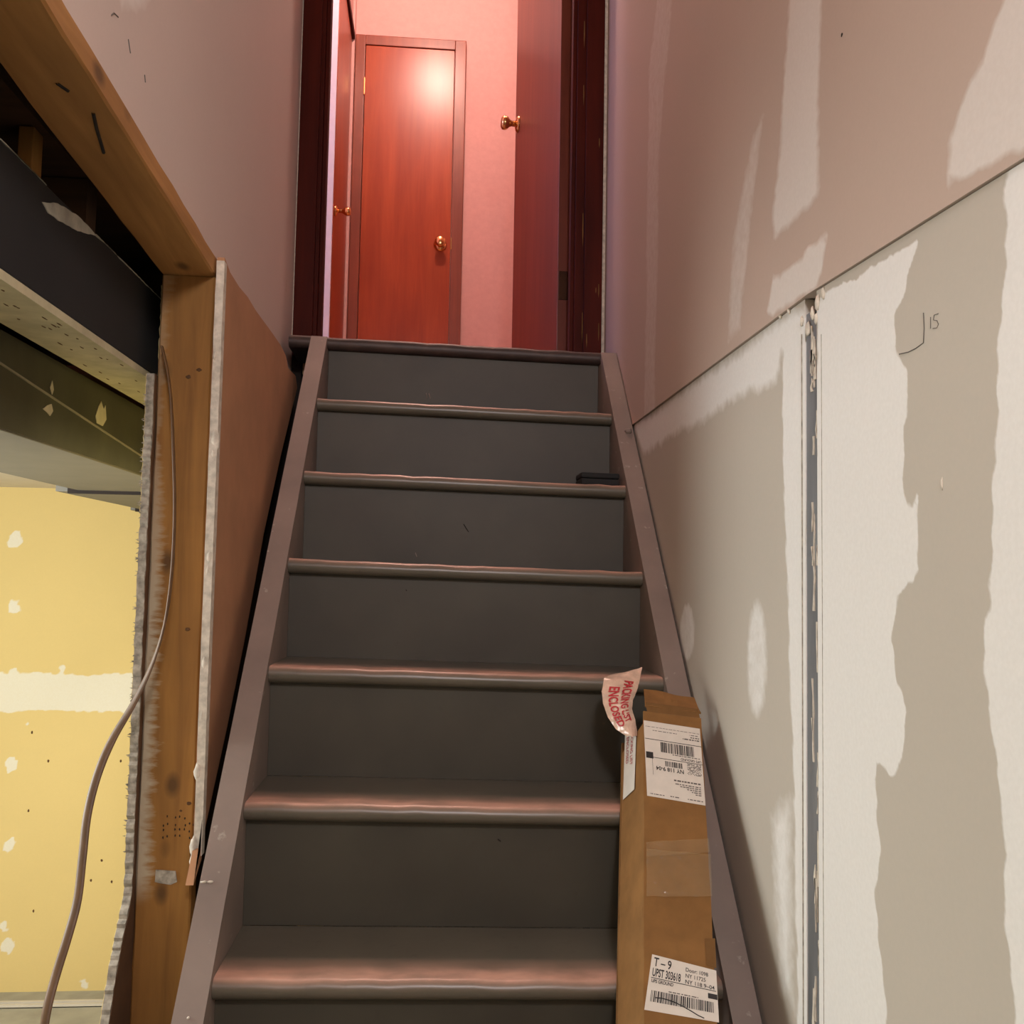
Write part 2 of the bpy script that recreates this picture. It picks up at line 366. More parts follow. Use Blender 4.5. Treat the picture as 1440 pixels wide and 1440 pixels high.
def wallpx(pts, dx=-.0003): return [tuple(onX(XR, x, y)+np.array([dx, 0, 0])) for x, y in pts]
stroke('pencil_mark', wallpx([(1299, 440), (1300, 462), (1299, 482), (1288, 490), (1278, 495), (1265, 498)]), .0006, M_PENCIL, wr)
stroke('pencil_digit', wallpx([(1309, 446), (1309, 462)]), .0004, M_PENCIL, wr)
stroke('pencil_digit', wallpx([(1320, 441), (1314, 443), (1313, 450), (1318, 451), (1320, 456), (1318, 461), (1312, 462)]), .0004, M_PENCIL, wr)
lump('nail_hole', onX(XR-.003, 1184, 49), (.0012, .0025, .0025), M_CRACK, wr, 3)
lump('paint_fleck', onX(XR, 1325, 680), (.0015, .0015, .007), M_GYP, wr, 4)

# stairwell left: upper painted wall above the opening
XL = -.43
def pl(*pts): return [tuple(onX(XL, x, y)[1:]) for x, y in pts]
wl = empty('wall_left', (XL, 1.2, 2.16)); tag(wl, 'painted upper stairwell wall above the rough timber opening', 'wall', kind='structure')
sheet('drywall_panel', 0, XL, -.014, -1.2, 2.73, 2.158, 4.62, .012, M_DRYL, [(pl((150, -60), (230, -40), (205, 10), (170, 15)), .7, .03), (pl((330, 300), (345, 100), (360, 60), (365, 250)), .3, .06)], wl, z0f=lambda a: 2.158+.056*max(0, 1.655-a))
box('wall_core', (XL-.10, -1.2, 2.34), (XL-.016, 2.73, 4.65), M_GYPG, wl)
for pts in ([(156, 22), (160, 18), (166, 24)], [(203, 105), (204, 116)], [(180, 55), (183, 75)]):
    stroke('scuff_mark', [tuple(onX(XL, x, y)+np.array([.0003, 0, 0])) for x, y in pts], .0008, M_PENCIL, wl)
# corner bead of bare plaster beside both casings
box('corner_strip', (XL, 2.715, 2.24), (XL+.012, 2.73, 4.6), M_GYP, wl)
box('corner_strip', (XR-.012, 2.715, 2.24), (XR-.003, 2.73, 4.6), M_GYP, wr)

# ceilings, floors, far walls
tag(box('floor', (-3.2, -2.5, -.1), (.62, 3.9, 0), M_FLOOR), 'grey concrete basement floor', 'floor', kind='structure')
tag(box('ceiling', (-3.2, -2.5, 1.905), (-.93, 3.764, 1.98), M_PLAIN), 'low cream basement ceiling beyond the duct', 'ceiling', kind='structure')
tag(box('ceiling', (-.93, -2.5, 2.06), (.5, -1.2, 2.14), M_PLAIN), 'basement ceiling over the foot of the stairs', 'ceiling', kind='structure')
tag(box('ceiling', (-.56, -1.3, 4.65), (.62, 2.75, 4.72), M_PLAIN), 'white ceiling high over the stairwell', 'ceiling', kind='structure')
tag(box('wall_front', (-.56, -1.3, 2.14), (.5, -1.2, 4.65), M_HALL), 'plain wall above the foot of the stairwell', 'wall', kind='structure')
tag(box('wall_behind', (-3.2, -2.6, 0), (.62, -2.5, 2.14), M_PLAIN), 'plain basement wall facing the stairs', 'wall', kind='structure')
tag(box('wall_basement_side', (-3.3, -2.5, 0), (-3.2, 3.9, 2.0), M_YEL), 'yellowish basement side wall', 'wall', kind='structure')
tag(box('floor', (-3.2, -2.5, 2.19), (-.535, 2.80, 2.225), M_JOIST), 'dark underside of the floor boards above the duct', 'floor', kind='structure')
# yellow basement end wall with tape band and filled screw holes
YB = 3.764
def pb(*pts): return [(onY(YB, x, y)[0], onY(YB, x, y)[2]) for x, y in pts]
wb = empty('wall_basement', (-1.4, YB, 0)); tag(wb, 'yellow paper drywall at the end of the basement room', 'wall', kind='structure')
PB = [([(-2.6, 1.046), (-.4, 1.046), (-.4, 1.187), (-2.6, 1.187)], 1.0, .012)]
for x, y, r in ((20, 760, 9), (20, 852, 11), (14, 1076, 10), (12, 1188, 8), (6, 1303, 6), (12, 1332, 10), (38, 1018, 5), (20, 944, 6), (88, 940, 5), (118, 1384, 7)):
    PB.append((pb(*[(x+r*math.cos(i*math.pi/6)*random.uniform(.5, 1.2), y+r*math.sin(i*math.pi/6)*random.uniform(.6, 1.3)) for i in range(12)]), 1.3, .012))
PB.append((pb((0, 720), (45, 690), (50, 900), (30, 945), (0, 945)), .25, .15))
PB.append((pb((0, 1150), (70, 1100), (200, 1200), (190, 1390), (0, 1390)), .22, .2))
sheet('drywall_panel', 1, YB, .02, -2.3, -.40, 0, 1.92, .012, M_YEL, PB, wb)
box('wall_core', (-3.2, YB+.022, 0), (.62, YB+.12, 2.2), M_GYPG, wb)
for (x, y) in ((170, 1070), (45, 1030), (157, 1240), (68, 1070), (128, 1238), (40, 1140), (47, 1281), (143, 1210)):
    q = onY(YB, x, y); lump('nail_hole', q, (.004, .001, .006), M_KRAFT, wb, int(x))

# upstairs hall
FZ = 2.235
hb = empty('wall_hall_back', (.2, 4.64, FZ)); tag(hb, 'pink plaster wall at the end of the upstairs hall', 'wall', kind='structure')
box('plaster', (-.52, 4.64, FZ-.1), (1.4, 4.74, 4.76), M_HALL, hb)
tag(box('wall_hall_right', (1.3, 2.84, FZ), (1.4, 4.64, 4.76), M_HALL), 'pink plaster hall wall behind the open door', 'wall', kind='structure')
tag(box('ceiling', (-2.6, 2.75, 4.76), (1.4, 4.74, 4.82), M_HALL), 'ceiling of the upstairs hall', 'ceiling', kind='structure')
fl_ = empty('floor', (0, 3.5, FZ-.06)); tag(fl_, 'wooden floor of the upstairs hall', 'floor', kind='structure')
box('floor_boards', (-2.6, 2.846, FZ-.06), (1.4, 4.74, FZ-.004), M_HFLOOR, fl_); box('door_sill', (-.398, 2.732, FZ-.06), (.434, 2.8455, FZ-.004), M_HFLOOR, fl_)
tag(box('wall_side_room', (-2.6, 3.935, FZ), (-.4705, 3.952, 4.76), M_WHITEWALL), 'white side room wall in cool lavender light', 'wall', kind='structure')
tag(box('wall_side_room', (-2.7, 2.73, FZ), (-2.6, 4.64, 4.76), M_WHITEWALL), 'far side wall of the white side room', 'wall', kind='structure')
# partition that holds the stair door
pw = empty('wall_partition', (0, 2.78, FZ)); tag(pw, 'partition wall around the stair head doorway', 'wall', kind='structure')
box('plaster', (-2.6, 2.731, FZ), (-.401, 2.83, 4.76), M_HALL, pw); box('plaster', (.437, 2.731, FZ), (1.4, 2.83, 4.76), M_HALL, pw)
box('plaster', (-.401, 2.731, 4.30), (.437, 2.83, 4.76), M_HALL, pw)

box('gap_light_block', (-.60, 2.735, 1.6), (-.403, 2.83, FZ-.001), M_CRACK, pw)  # added dark block, keeps hall light from leaking through the gap

# ================================================================== DOORS AND CASINGS
# stair head doorway: casing, jambs, stop
t1 = empty('trim_1', (0, 2.72, FZ)); tag(t1, 'red stained casing with shade painted in around the stair head doorway', 'door frame', kind='structure')
HT = FZ+2.03
box('casing', (-.428, 2.712, FZ-.01), (-.372, 2.730, HT+.06), M_REDSHADE, t1, .003)
box('casing', (.424, 2.712, FZ-.01), (.4785, 2.730, HT+.06), M_REDSHADE, t1, .003)
box('casing', (-.372, 2.712, HT+.002), (.424, 2.730, HT+.06), M_REDSHADE, t1, .003)
box('jamb', (-.40, 2.7302, FZ-.01), (-.362, 2.845, HT), M_REDSHADE, t1, .002)
box('jamb', (.398, 2.7302, FZ-.01), (.436, 2.845, HT), M_REDSHADE, t1, .002)
box('jamb', (-.362, 2.7302, HT-.004), (.398, 2.845, HT+.03), M_REDSHADE, t1, .002)
box('door_stop', (-.362, 2.745, FZ-.01), (-.350, 2.785, HT-.004), M_REDSHADE, t1, .002)
box('door_stop', (.386, 2.745, FZ-.01), (.398, 2.785, HT-.004), M_REDSHADE, t1, .002)
for i, (x, y, l) in enumerate(((822, 30, 40), (821, 120, 30), (820, 300, 50), (819, 440, 45), (843, 195, 14), (842, 400, 20), (842, 455, 26), (825, 470, 20), (838, 405, 8))):
    a = onY(2.7116, x, y); prism('paint_chip', [(a[0]-.0012, a[2]), (a[0]+.0008, a[2]+.002), (a[0]+.0016, a[2]-l*.0011), (a[0], a[2]-l*.0021), (a[0]-.0016, a[2]-l*.0013)], 0, 1, 1, M_CARDIN, t1, fn=lambda p: (p[0], 2.7114+p[1]*.0009, p[2]))
# open stair door, hinged on the right jamb
hx, hy = .3785, 2.838; ang = math.atan2(.086, .70)
def knobset(parent, org, axis, big=1.0, m=M_BRASS):
    k = lathe('knob', org, axis, [(.005, .012), (.011*big, .014), (.011*big, .026), (.014*big, .034), (.024*big, .044), (.027*big, .054), (.025*big, .062), (.018*big, .067), (.001, .068)], m, parent)
    lathe('rosette', org, axis, [(.031*big, 0), (.032*big, .003), (.026*big, .008), (.014*big, .012), (.001, .0125)], m, k); return k
d2 = empty('door_2', (hx, hy, FZ)); tag(d2, 'reddish flush door standing open into the hall', 'door', kind='structure')
dx, dy = -math.sin(ang), math.cos(ang)
def dl(p):   # local: u along leaf from hinge, v across (towards +x side), z
    return (hx+dx*p[0]+dy*p[1], hy+dy*p[0]-dx*p[1]*1, p[2])
box('door_leaf', (0.004, -.018, FZ+.012), (.708, .018, HT-.008), M_RED2, d2, .0015, dl)
knobset(d2, dl((.655, -.018, onY(3.49, 720, 175)[2])), (-dy, dx*-1*-1, 0))
for zz in (2.46, 4.05):
    h = box('hinge_leaf', (-.0005, -.014, zz), (.004, .016, zz+.09), M_BRASSDK, d2, 0, dl)
    b2 = bmesh.new(); q = dl((-.004, .02, zz)); add_lathe(b2, q, (0, 0, 1), [(.006, 0), (.006, .09)], 10); bmo('hinge_pin', b2, M_BRASSDK, h, True)
# closet door in the back wall
d1 = empty('door_1', (-.19, 4.62, FZ)); tag(d1, 'narrow glossy orange-red closet door with brass knob', 'door', kind='structure')
cx0, cx1 = -.413, .042; ct = 4.262
box('door_leaf', (cx0+.003, 4.615, FZ+.008), (cx1-.003, 4.638, ct), M_RED, d1, .0015)
box('casing', (cx0-.049, 4.612, FZ), (cx0, 4.6395, ct+.055), M_REDTRIM, d1, .003)
box('casing', (cx1, 4.612, FZ), (cx1+.056, 4.6395, ct+.055), M_REDTRIM, d1, .003)
box('casing', (cx0, 4.612, ct+.004), (cx1, 4.6395, ct+.055), M_REDTRIM, d1, .003)
knobset(d1, (onY(4.61, 619, 343)[0], 4.615, onY(4.6, 619, 343)[2]), (0, -1, 0), 1.05)
q = onY(4.61, 514, 121); box('hinge', (cx0-.003, 4.606, q[2]-.045), (cx0+.004, 4.614, q[2]+.045), M_BRASS, d1, .002)
q = onY(4.612, 637, 343); box('strike_plate', (cx1-.002, 4.609, q[2]-.03), (cx1+.003, 4.613, q[2]+.03), M_BRASS, d1, .001)
# bedroom door in the left hall wall
wh = empty('wall_hall_left', (-.47, 4.3, FZ)); tag(wh, 'short hall wall holding the side bedroom door', 'wall', kind='structure')
box('plaster', (-.56, 4.582, FZ), (-.464, 4.639, 4.76), M_HALL, wh)
box('plaster', (-.56, 3.955, 4.302), (-.475, 4.581, 4.76), M_HALL, wh)
d3 = empty('door_3', (-.47, 4.25, FZ)); tag(d3, 'dark red bedroom door seen edge-on beside the closet', 'door', kind='structure')
P0 = np.array([-.476, 4.575]); P1 = np.array([-.468, 3.955]); dv = (P1-P0)/np.linalg.norm(P1-P0); nv = np.array([-dv[1], dv[0]]); nv = nv if nv[0] > 0 else -nv
LD = np.linalg.norm(P1-P0)
def dl3(p): a = P0+dv*p[0]+nv*p[1]; return (a[0], a[1], p[2])
box('door_leaf', (.004, -.035, FZ+.01), (LD, 0, 4.262), M_RED, d3, .0015, dl3)
q = dl3((LD-.06, 0, 3.164)); knobset(d3, q, (nv[0], nv[1], 0), .72)
box('head_jamb', (-.56, 3.955, 4.268), (-.462, 4.578, 4.30), M_REDSHADE, d3, .002)

# ================================================================== STAIRCASE
SX0, SX1 = -.3032, .4418; SY0, SZ0 = 1.3988, H-.5901; RUN, RISE, TILT = .1876, .2032, .0202
def shear(p): return (p[0], p[1], p[2]-TILT*(p[0]-SX0))
st = empty('staircase', (.07, 1.0, 0)); tag(st, 'steep grey painted wooden stairs with worn, light-painted nosings leading to the hall', 'staircase')
def nosing(k): return SY0+k*RUN, SZ0+k*RISE
def tread(name, y0, y1, z, th, x0, x1, m, nx=24):
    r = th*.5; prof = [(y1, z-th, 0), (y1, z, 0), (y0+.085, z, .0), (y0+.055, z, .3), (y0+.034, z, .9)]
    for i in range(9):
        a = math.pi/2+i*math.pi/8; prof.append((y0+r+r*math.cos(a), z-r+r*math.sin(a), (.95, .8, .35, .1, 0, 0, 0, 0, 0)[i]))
    n = len(prof); V = []; Wr = []
    for j in range(nx+1):
        x = x0+(x1-x0)*j/nx; dz = random.uniform(-.0012, .0012)
        for q in prof: V.append(shear((x, q[0], q[1]+dz*(1 if q[2] > 0 else 0)))); Wr.append(q[2])
    F = [[j*n+i, j*n+(i+1) % n, (j+1)*n+(i+1) % n, (j+1)*n+i] for j in range(nx) for i in range(n)]
    F += [list(range(n))[::-1], [nx*n+i for i in range(n)]]
    me = bpy.data.meshes.new(name); me.from_pydata(V, [], F); me.update()
    me.attributes.new('wear_light', 'FLOAT', 'POINT').data.foreach_set('value', np.array(Wr, np.float32))
    bm = bmesh.new(); bm.from_mesh(me); bmesh.ops.recalc_face_normals(bm, faces=bm.faces[:]); bm.to_mesh(me); bm.free()
    for p in me.polygons: p.use_smooth = len(p.vertices) == 4
    me.set_sharp_from_angle(angle=math.radians(50))
    return link(name, me, m, st)
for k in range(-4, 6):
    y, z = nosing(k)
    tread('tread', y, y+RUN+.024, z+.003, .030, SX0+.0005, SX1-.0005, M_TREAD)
for k in range(-4, 7):
    y, z = nosing(k)
    zb = z-RISE+.003 if k > -4 else .02
    box('riser', (SX0+.0005, y+.026, zb), (SX1-.0005, y+.042, z-.0265), M_STAIR, st, 0, shear)
y6, z6 = nosing(6)
lipm = tread('landing_edge', y6, y6+.205, z6+.003, .034, -.408, XR-.006, M_LIP)
def stringer(x0, x1, bev):
    s = RISE/RUN; prof = []
    off = .012
    def zl(y): return SZ0+(y-SY0)*s+off
    ya, yb = .53, 2.512
    N = 40
    top = [(ya+(yb-ya)*i/N, zl(ya+(yb-ya)*i/N)+random.uniform(-.0012, .0012)) for i in range(N+1)]
    prof = top+[(yb, SZ0+6*RISE-.0335), (2.568, SZ0+6*RISE-.0335), (2.568, zl(yb)-.30), (ya+.22, .0), (ya-.05, .0), (ya-.05, zl(ya)-.06)]
    return prism('stringer', prof, x0, x1, 0, M_STRING, st, shear)
stringer(SX0-.043, SX0, .002); stringer(SX1, SX1+.043, .002)
# paint drips and chips on the left stringer's top
s_ = RISE/RUN
for i, (y, dxx) in enumerate(((1.33, .012), (1.34, .02), (1.36, .022), (1.30, .018), (1.285, .03), (1.49, .006), (1.49, .016))):
    zz = SZ0+(y-SY0)*s_+.0135; lump('paint_drip', (SX0-.043+dxx, y, zz), (.005 if y > 1.4 else .0022, .002, .002), M_GYP, st, i)
# scuffs on the risers
for k, pts, m_ in ((4, [(652, 737), (655, 742), (659, 748)], M_CRACK), (6, [(599, 553), (601, 560)], M_STRING), (6, [(603, 553), (605, 561)], M_STRING), (4, [(584, 777), (586, 783)], M_STRING), (1, [(700, 1180), (704, 1183)], M_CRACK), (3, [(571, 829), (572, 831)], M_CRACK)):
    yy = SY0+k*RUN+.0256; stroke('scuff_mark', [tuple(onY(yy, *q)) for q in pts], .0011 if k != 6 else .0018, m_, st)
# right stringer: filler lumps against the wall
for i, (x, y) in enumerate(((878, 600), (884, 606), (872, 604), (893, 684))):
    q = onX(SX1+.03, x, y); lump('filler_lump', q, (.009, .006, .008), M_STRING, st, 40+i)

# ================================================================== LEFT OPENING: TIMBER, SHEETS, BEAM, DUCT
YS = 1.668
stud = rough_box('wall_stud', (-.494, YS, 0), (-.402, YS+.038, 2.122), M_STUD, 2, 40, .0012)
tag(stud, 'upright pine stud at the end of the cut open wall', 'stud')
hd = rough_box('header_plank', (-.494, -1.15, 2.123), (-.400, 2.25, 2.157), M_PINEY, 1, 50, .0012)
tag(hd, 'flat pine plank spanning the opening under the painted wall', 'plank')
for v in hd.data.vertices: v.co.z += .056*max(0, 1.655-v.co.y)
def on_stud(x, y): return onY(YS, x, y)
for i, (pts) in enumerate(([(131, 160), (136, 180), (146, 210)], [(80, 122), (88, 127), (96, 132)])):
    q = [onZ(2.1225+.056*(1.655-1.15), x, y) for x, y in pts]; q = [(a[0], a[1], 2.1225+.056*(1.655-a[1])) for a in q]; stroke('plank_split', q, .0022 if i < 2 else .0016, M_CRACK, hd)
for i, (x, y) in enumerate(((264, 885), (266, 1130), (280, 520), (265, 530), (255, 1140))):
    q = onY(YS-.0002, x, y); lump('knot', q, (.0045, .0006, .0032), M_KRAFT, stud, 60+i)
# faint lumber stamp: rows of dots, and white smears
for r_, yy in enumerate((1149, 1160, 1168, 1177)):
    for j, xx in enumerate((229, 236, 246, 253, 260, 267, 273)):
        if (r_*7+j) % 5 == 0: continue
        q = onY(YS-.0006, xx+random.uniform(-1, 1), yy+random.uniform(-2, 2)); lump('stamp_dot', q, (.0012, .0004, .0022), M_CRACK, stud, r_*9+j)
sm = [onY(YS-.0012, x, y) for x, y in ((219, 1223), (247, 1225), (249, 1240), (240, 1244), (226, 1242), (218, 1240))]
prism('white_smear', [(q[0], q[2]) for q in sm], YS-.0022, YS+.001, 1, M_GYPG, stud)
random.seed(21)
# jagged edge helper for broken drywall
def jag(pts, step, amp):
    out = []
    for (a, b_) in zip(pts[:-1], pts[1:]):
        n = max(1, int(math.dist(a, b_)/step))
        for i in range(n):
            t = i/n; out.append((a[0]+(b_[0]-a[0])*t+random.uniform(-amp, amp), a[1]+(b_[1]-a[1])*t+random.uniform(-amp, amp)*.4))
    out.append(pts[-1]); return out
# basement-side sheet, sawn edge towards the stairs
edge = jag([(1.72, 2.118), (1.72, 1.944), (1.655, 1.942), (1.652, 1.55), (1.655, 1.06), (1.60, .97), (1.55, .86), (1.50, .72), (1.47, .45), (1.45, .01)], .007, .0032)
bs = prism('basement_drywall', edge+[(3.755, .01), (3.755, 2.118)], -.5085, -.4955, 0, M_GYPG)
tag(bs, 'drywall sheet with a rough sawn edge on the basement side of the stud', 'drywall sheet')
e2 = [(y+.004, z) for y, z in edge[::3]]
prism('backing_paper', e2+[(3.7, .02), (3.7, 2.1)], -.4954, -.4945, 0, M_KRAFT, bs)
prism('face_paper', [(y+.001, z) for y, z in edge]+[(3.753, .01), (3.753, 2.117)], -.5095, -.5086, 0, M_YEL, bs)
for i in range(90):   # frayed paper fibres along the saw cut
    z = random.uniform(1.1, 1.92); L = random.uniform(.002, .006); y = 1.652+random.uniform(0, .002); h = random.uniform(.0006, .0018)
    pyd('paper_fray', [(-.509, y, z), (-.509-L, y-.001, z+random.uniform(-.002, .004)), (-.509, y, z+h*2), (-.507, y+.003, z+h)], [(0, 1, 2), (0, 3, 1), (1, 3, 2), (0, 2, 3)], M_GYPG, bs)
# stair-side sheet: two layers, tan face, bottom cut along the stairs
XP = -.383
def pp(*pts): return [tuple(onX(XP, x, y)[1:]) for x, y in pts]
Pp = pp((402, 500), (405, 517), (416, 529), (418, 545), (395, 640), (371, 750), (344, 900), (320, 1020), (285, 1180), (272, 1245))
lay = empty('stairside_drywall', (XP, 2.0, 1.0)); tag(lay, 'tan drywall offcut with a broken white edge beside the stair stringer', 'drywall sheet')
topz = 2.142
fe = jag([(1.655, 1.115), (1.652, 1.6), (1.655, topz+.012)], .02, .002)
prof = fe+[(1.70, topz)]+[(1.70+(Pp[0][0]-1.70)*i/8, topz+random.uniform(-.003, .003)) for i in range(1, 8)]+Pp
prism('face_sheet', prof, XP-.013, XP, 0, M_TAN, lay)
fe2 = jag([(1.653, 1.12), (1.650, 1.6), (1.653, topz+.004)], .02, .002)
fe2 = [(y-.0045, z) for y, z in fe2]
prism('torn_white_edge', fe2+[(1.668, topz+.004), (1.668, 1.12)], XP-.0125, XP+.0012, 0, M_GYP, lay)
fe3 = jag([(1.662, 1.12), (1.660, 1.6), (1.662, 2.118)], .03, .002)
prism('inner_sheet', fe3+[(2.3, 2.118), (2.3, 1.9), (1.70, 1.2)], XP-.0165, XP-.0135, 0, M_TAN, lay)
for i, (x, y, s) in enumerate(((306, 470, 1), (303, 500, .6), (303, 620, 1.3), (302, 640, 1), (296, 780, 1.2), (294, 800, .8), (289, 930, 1), (285, 1005, .8), (279, 1085, 1), (274, 1190, 1.2), (273, 1212, 1.2))):
    q = onY(1.650, x-1, y); lump('plaster_crumb', q, (.006*s, .005, .016*s), M_GYP, lay, 80+i)
# beam A: grey sided, cream underside
ba = empty('ceiling_beam', (-.565, 1.5, 1.945)); tag(ba, 'grey beam with flaking pale paint and cream underside behind the opening', 'beam')
box('web', (-.612, -1.5, 1.957), (-.524, 3.74, 2.108), M_GREYBEAM, ba, .003)
prism('bottom_flange', [(-.616, 1.944)]+[(-.522, 1.944), (-.522, 1.956), (-.616, 1.956)], -1.5, 3.74, 1, M_CREAM, ba, fn=lambda p: (p[0], p[1], p[2]))
random.seed(5)
def beampx(pts): return [(q[1], min(q[2], 2.107)) for q in (onX(-.5235, x, y) for x, y in pts)]
for pts in ([(0, 178), (30, 205), (66, 245), (60, 252), (35, 228), (10, 205), (0, 196)], [(60, 285), (80, 285), (110, 292), (125, 310), (135, 332), (110, 325), (85, 312), (68, 300)], [(135, 318), (155, 325), (165, 345), (150, 342), (135, 333)], [(165, 352), (178, 358), (212, 395), (240, 420), (236, 428), (205, 400), (180, 375), (168, 364)]):
    prism('flaked_paint', jag(beampx(pts)+[beampx(pts)[0]], .01, .0018)[:-1], -.5240, -.5226, 0, M_GREYPAINT, ba)
for i in range(34):
    y = random.uniform(1.15, 1.85); x = random.uniform(-.60, -.53); lump('paint_flake_scar', (x, y, 1.944), (.0016, random.uniform(.003, .011), .0006), M_KRAFT, ba, i)
# joist stubs in the dark void
for i, (yy) in enumerate((.75, 1.02, 1.42, 1.85, 2.25)):
    tag(rough_box('floor_joist', (-1.4, yy, 2.112), (-.535, yy+.04, 2.19), M_JOIST, 0, 14, .001), 'dark old floor joist resting over the grey beam', 'joist', 'floor joists above the beam')
pk = box('packing_block', (-.565, 1.255, 2.112), (-.545, 1.285, 2.188), M_PINE, None, .002); tag(pk, 'small pine block wedged upright on top of the grey beam', 'wood block')
# duct B
du = empty('air_duct', (-.78, 1.4, 1.8)); tag(du, 'long grey sheet metal duct with darker side under the beam', 'duct')
bm = bmesh.new(); add_box(bm, (-.925, -1.2, 1.800), (-.632, 2.49, 1.940), .002); bmo('duct_body', bm, M_DUCT, du)
box('duct_side', (-.6318, -1.2, 1.803), (-.629, 2.49, 1.942), M_DUCTSIDE, du)
a = onX(-.629, 0, 513); b_ = onX(-.629, 225, 660)
prism('seam', [(a[1]-.3*(b_[1]-a[1]), a[2]-.3*(b_[2]-a[2])), (b_[1], b_[2]), (b_[1], b_[2]+.003), (a[1]-.3*(b_[1]-a[1]), a[2]-.3*(b_[2]-a[2])+.003)], -.6288, -.6262, 0, M_SEAM, du)
for pts in ([(134, 585), (138, 572), (142, 564), (145, 575), (148, 570), (149, 590), (144, 599), (136, 595)], [(60, 575), (66, 570), (72, 568), (74, 578), (70, 585), (66, 580)], [(70, 545), (73, 535), (75, 548), (73, 555)]):
    prism('glue_smear', [tuple(onX(-.6285, x, y)[1:]) for x, y in pts], -.6288, -.6276, 0, M_CREAM, du)
box('duct_section', (-.985, 2.50, 1.797), (-.64, 3.20, 1.895), M_DUCT, du, .002)
box('duct_section', (-1.02, 3.21, 1.794), (-.66, 3.74, 1.895), M_DUCT, du, .002)
box('duct_flange', (-.95, 2.488, 1.792), (-.632, 2.502, 1.898), M_CRACK, du)
box('duct_flange', (-1.0, 3.196, 1.789), (-.65, 3.212, 1.897), M_CRACK, du)
# white channel strip on the basement floor
q1 = onZ(.012, 146, 1411)
ch = empty('metal_channel', (q1[0]-.3, q1[1], 0)); tag(ch, 'thin white channel strip lying on the floor by the yellow wall', 'channel')
for k, nm in ((0, 'flange'), (.026, 'flange')): box(nm, (q1[0]-1.2, q1[1]+k, 0), (q1[0], q1[1]+k+.010, .012), M_PLAIN, ch)
box('web', (q1[0]-1.2, q1[1], 0), (q1[0], q1[1]+.036, .003), M_FLOOR, ch)
# hanging flat cable
path = [(228, 488, 1.646), (236, 525, 1.636), (241, 570, 1.626), (244, 640, 1.612), (245.5, 720, 1.60), (242, 800, 1.59), (233, 870, 1.58), (216, 928, 1.565), (190, 985, 1.545), (158, 1040, 1.525), (137, 1090, 1.505), (123, 1145, 1.485), (116, 1205, 1.465), (109, 1265, 1.445), (96, 1315, 1.425), (79, 1370, 1.405), (66, 1420, 1.385), (60, 1470, 1.37), (62, 1540, 1.355), (80, 1640, 1.34)]
PTS = [onY(y, x, yy) for x, yy, y in path]; last = PTS[-1]
PTS += [np.array([last[0]+.02, last[1]-.01, last[2]-.18]), np.array([last[0]+.0, last[1]-.02, .06]), np.array([last[0]-.04, last[1]-.05, .008]), np.array([last[0]-.2, last[1]-.12, .008])]
def catmull(P, n=6):
    P = [np.array(q) for q in P]; out = []
    for i in range(len(P)-1):
        a = P[max(0, i-1)]; b_ = P[i]; c_ = P[i+1]; d = P[min(len(P)-1, i+2)]
        for k in range(n):
            t = k/n; out.append(.5*((2*b_)+(-a+c_)*t+(2*a-5*b_+4*c_-d)*t*t+(-a+3*b_-3*c_+d)*t**3))
    out.append(P[-1]); return out
CP = catmull(PTS); V = []; nc = 10
for i, q in enumerate(CP):
    tg = CP[min(i+1, len(CP)-1)]-CP[max(i-1, 0)]; tg = tg/np.linalg.norm(tg)
    tw = min(1, max(0, (i-34)/22)); an = math.radians(78*(1-tw)+8)
    e1 = np.cross(tg, [0, 1, 0]); e1 = e1/np.linalg.norm(e1); e2_ = np.cross(tg, e1)
    a_ = e1*math.cos(an)+e2_*math.sin(an); b_ = -e1*math.sin(an)+e2_*math.cos(an)
    for k in range(nc):
        th = 2*math.pi*k/nc; V.append(q+a_*.0068*math.cos(th)+b_*.0024*math.sin(th))
F = [[i*nc+k, i*nc+(k+1) % nc, (i+1)*nc+(k+1) % nc, (i+1)*nc+k] for i in range(len(CP)-1) for k in range(nc)]+[list(range(nc)), [len(V)-nc+k for k in range(nc)]]
cb = pyd('hanging_cable', V, F, M_CABLE, None, True); tag(cb, 'loose flat brown electric cable hanging in front of the pine stud', 'cable')

# ================================================================== THINGS ON THE STAIRS
# black case on the fifth visible tread
y4, z4 = nosing(4); zt = z4+.003-TILT*(.385-SX0)
bk = empty('black_case', (.385, y4+.075, zt)); tag(bk, 'small flat black plastic case on a stair tread by the right stringer', 'case')
f_t = lambda p: (p[0], p[1], p[2]-TILT*(p[0]-.385))
box('case_base', (.340, y4+.03, zt+.0005), (.432, y4+.12, zt+.016), M_BLACK, bk, .003, f_t)
box('case_lid', (.340, y4+.03, zt+.0168), (.432, y4+.12, zt+.030), M_BLACK, bk, .004, f_t)
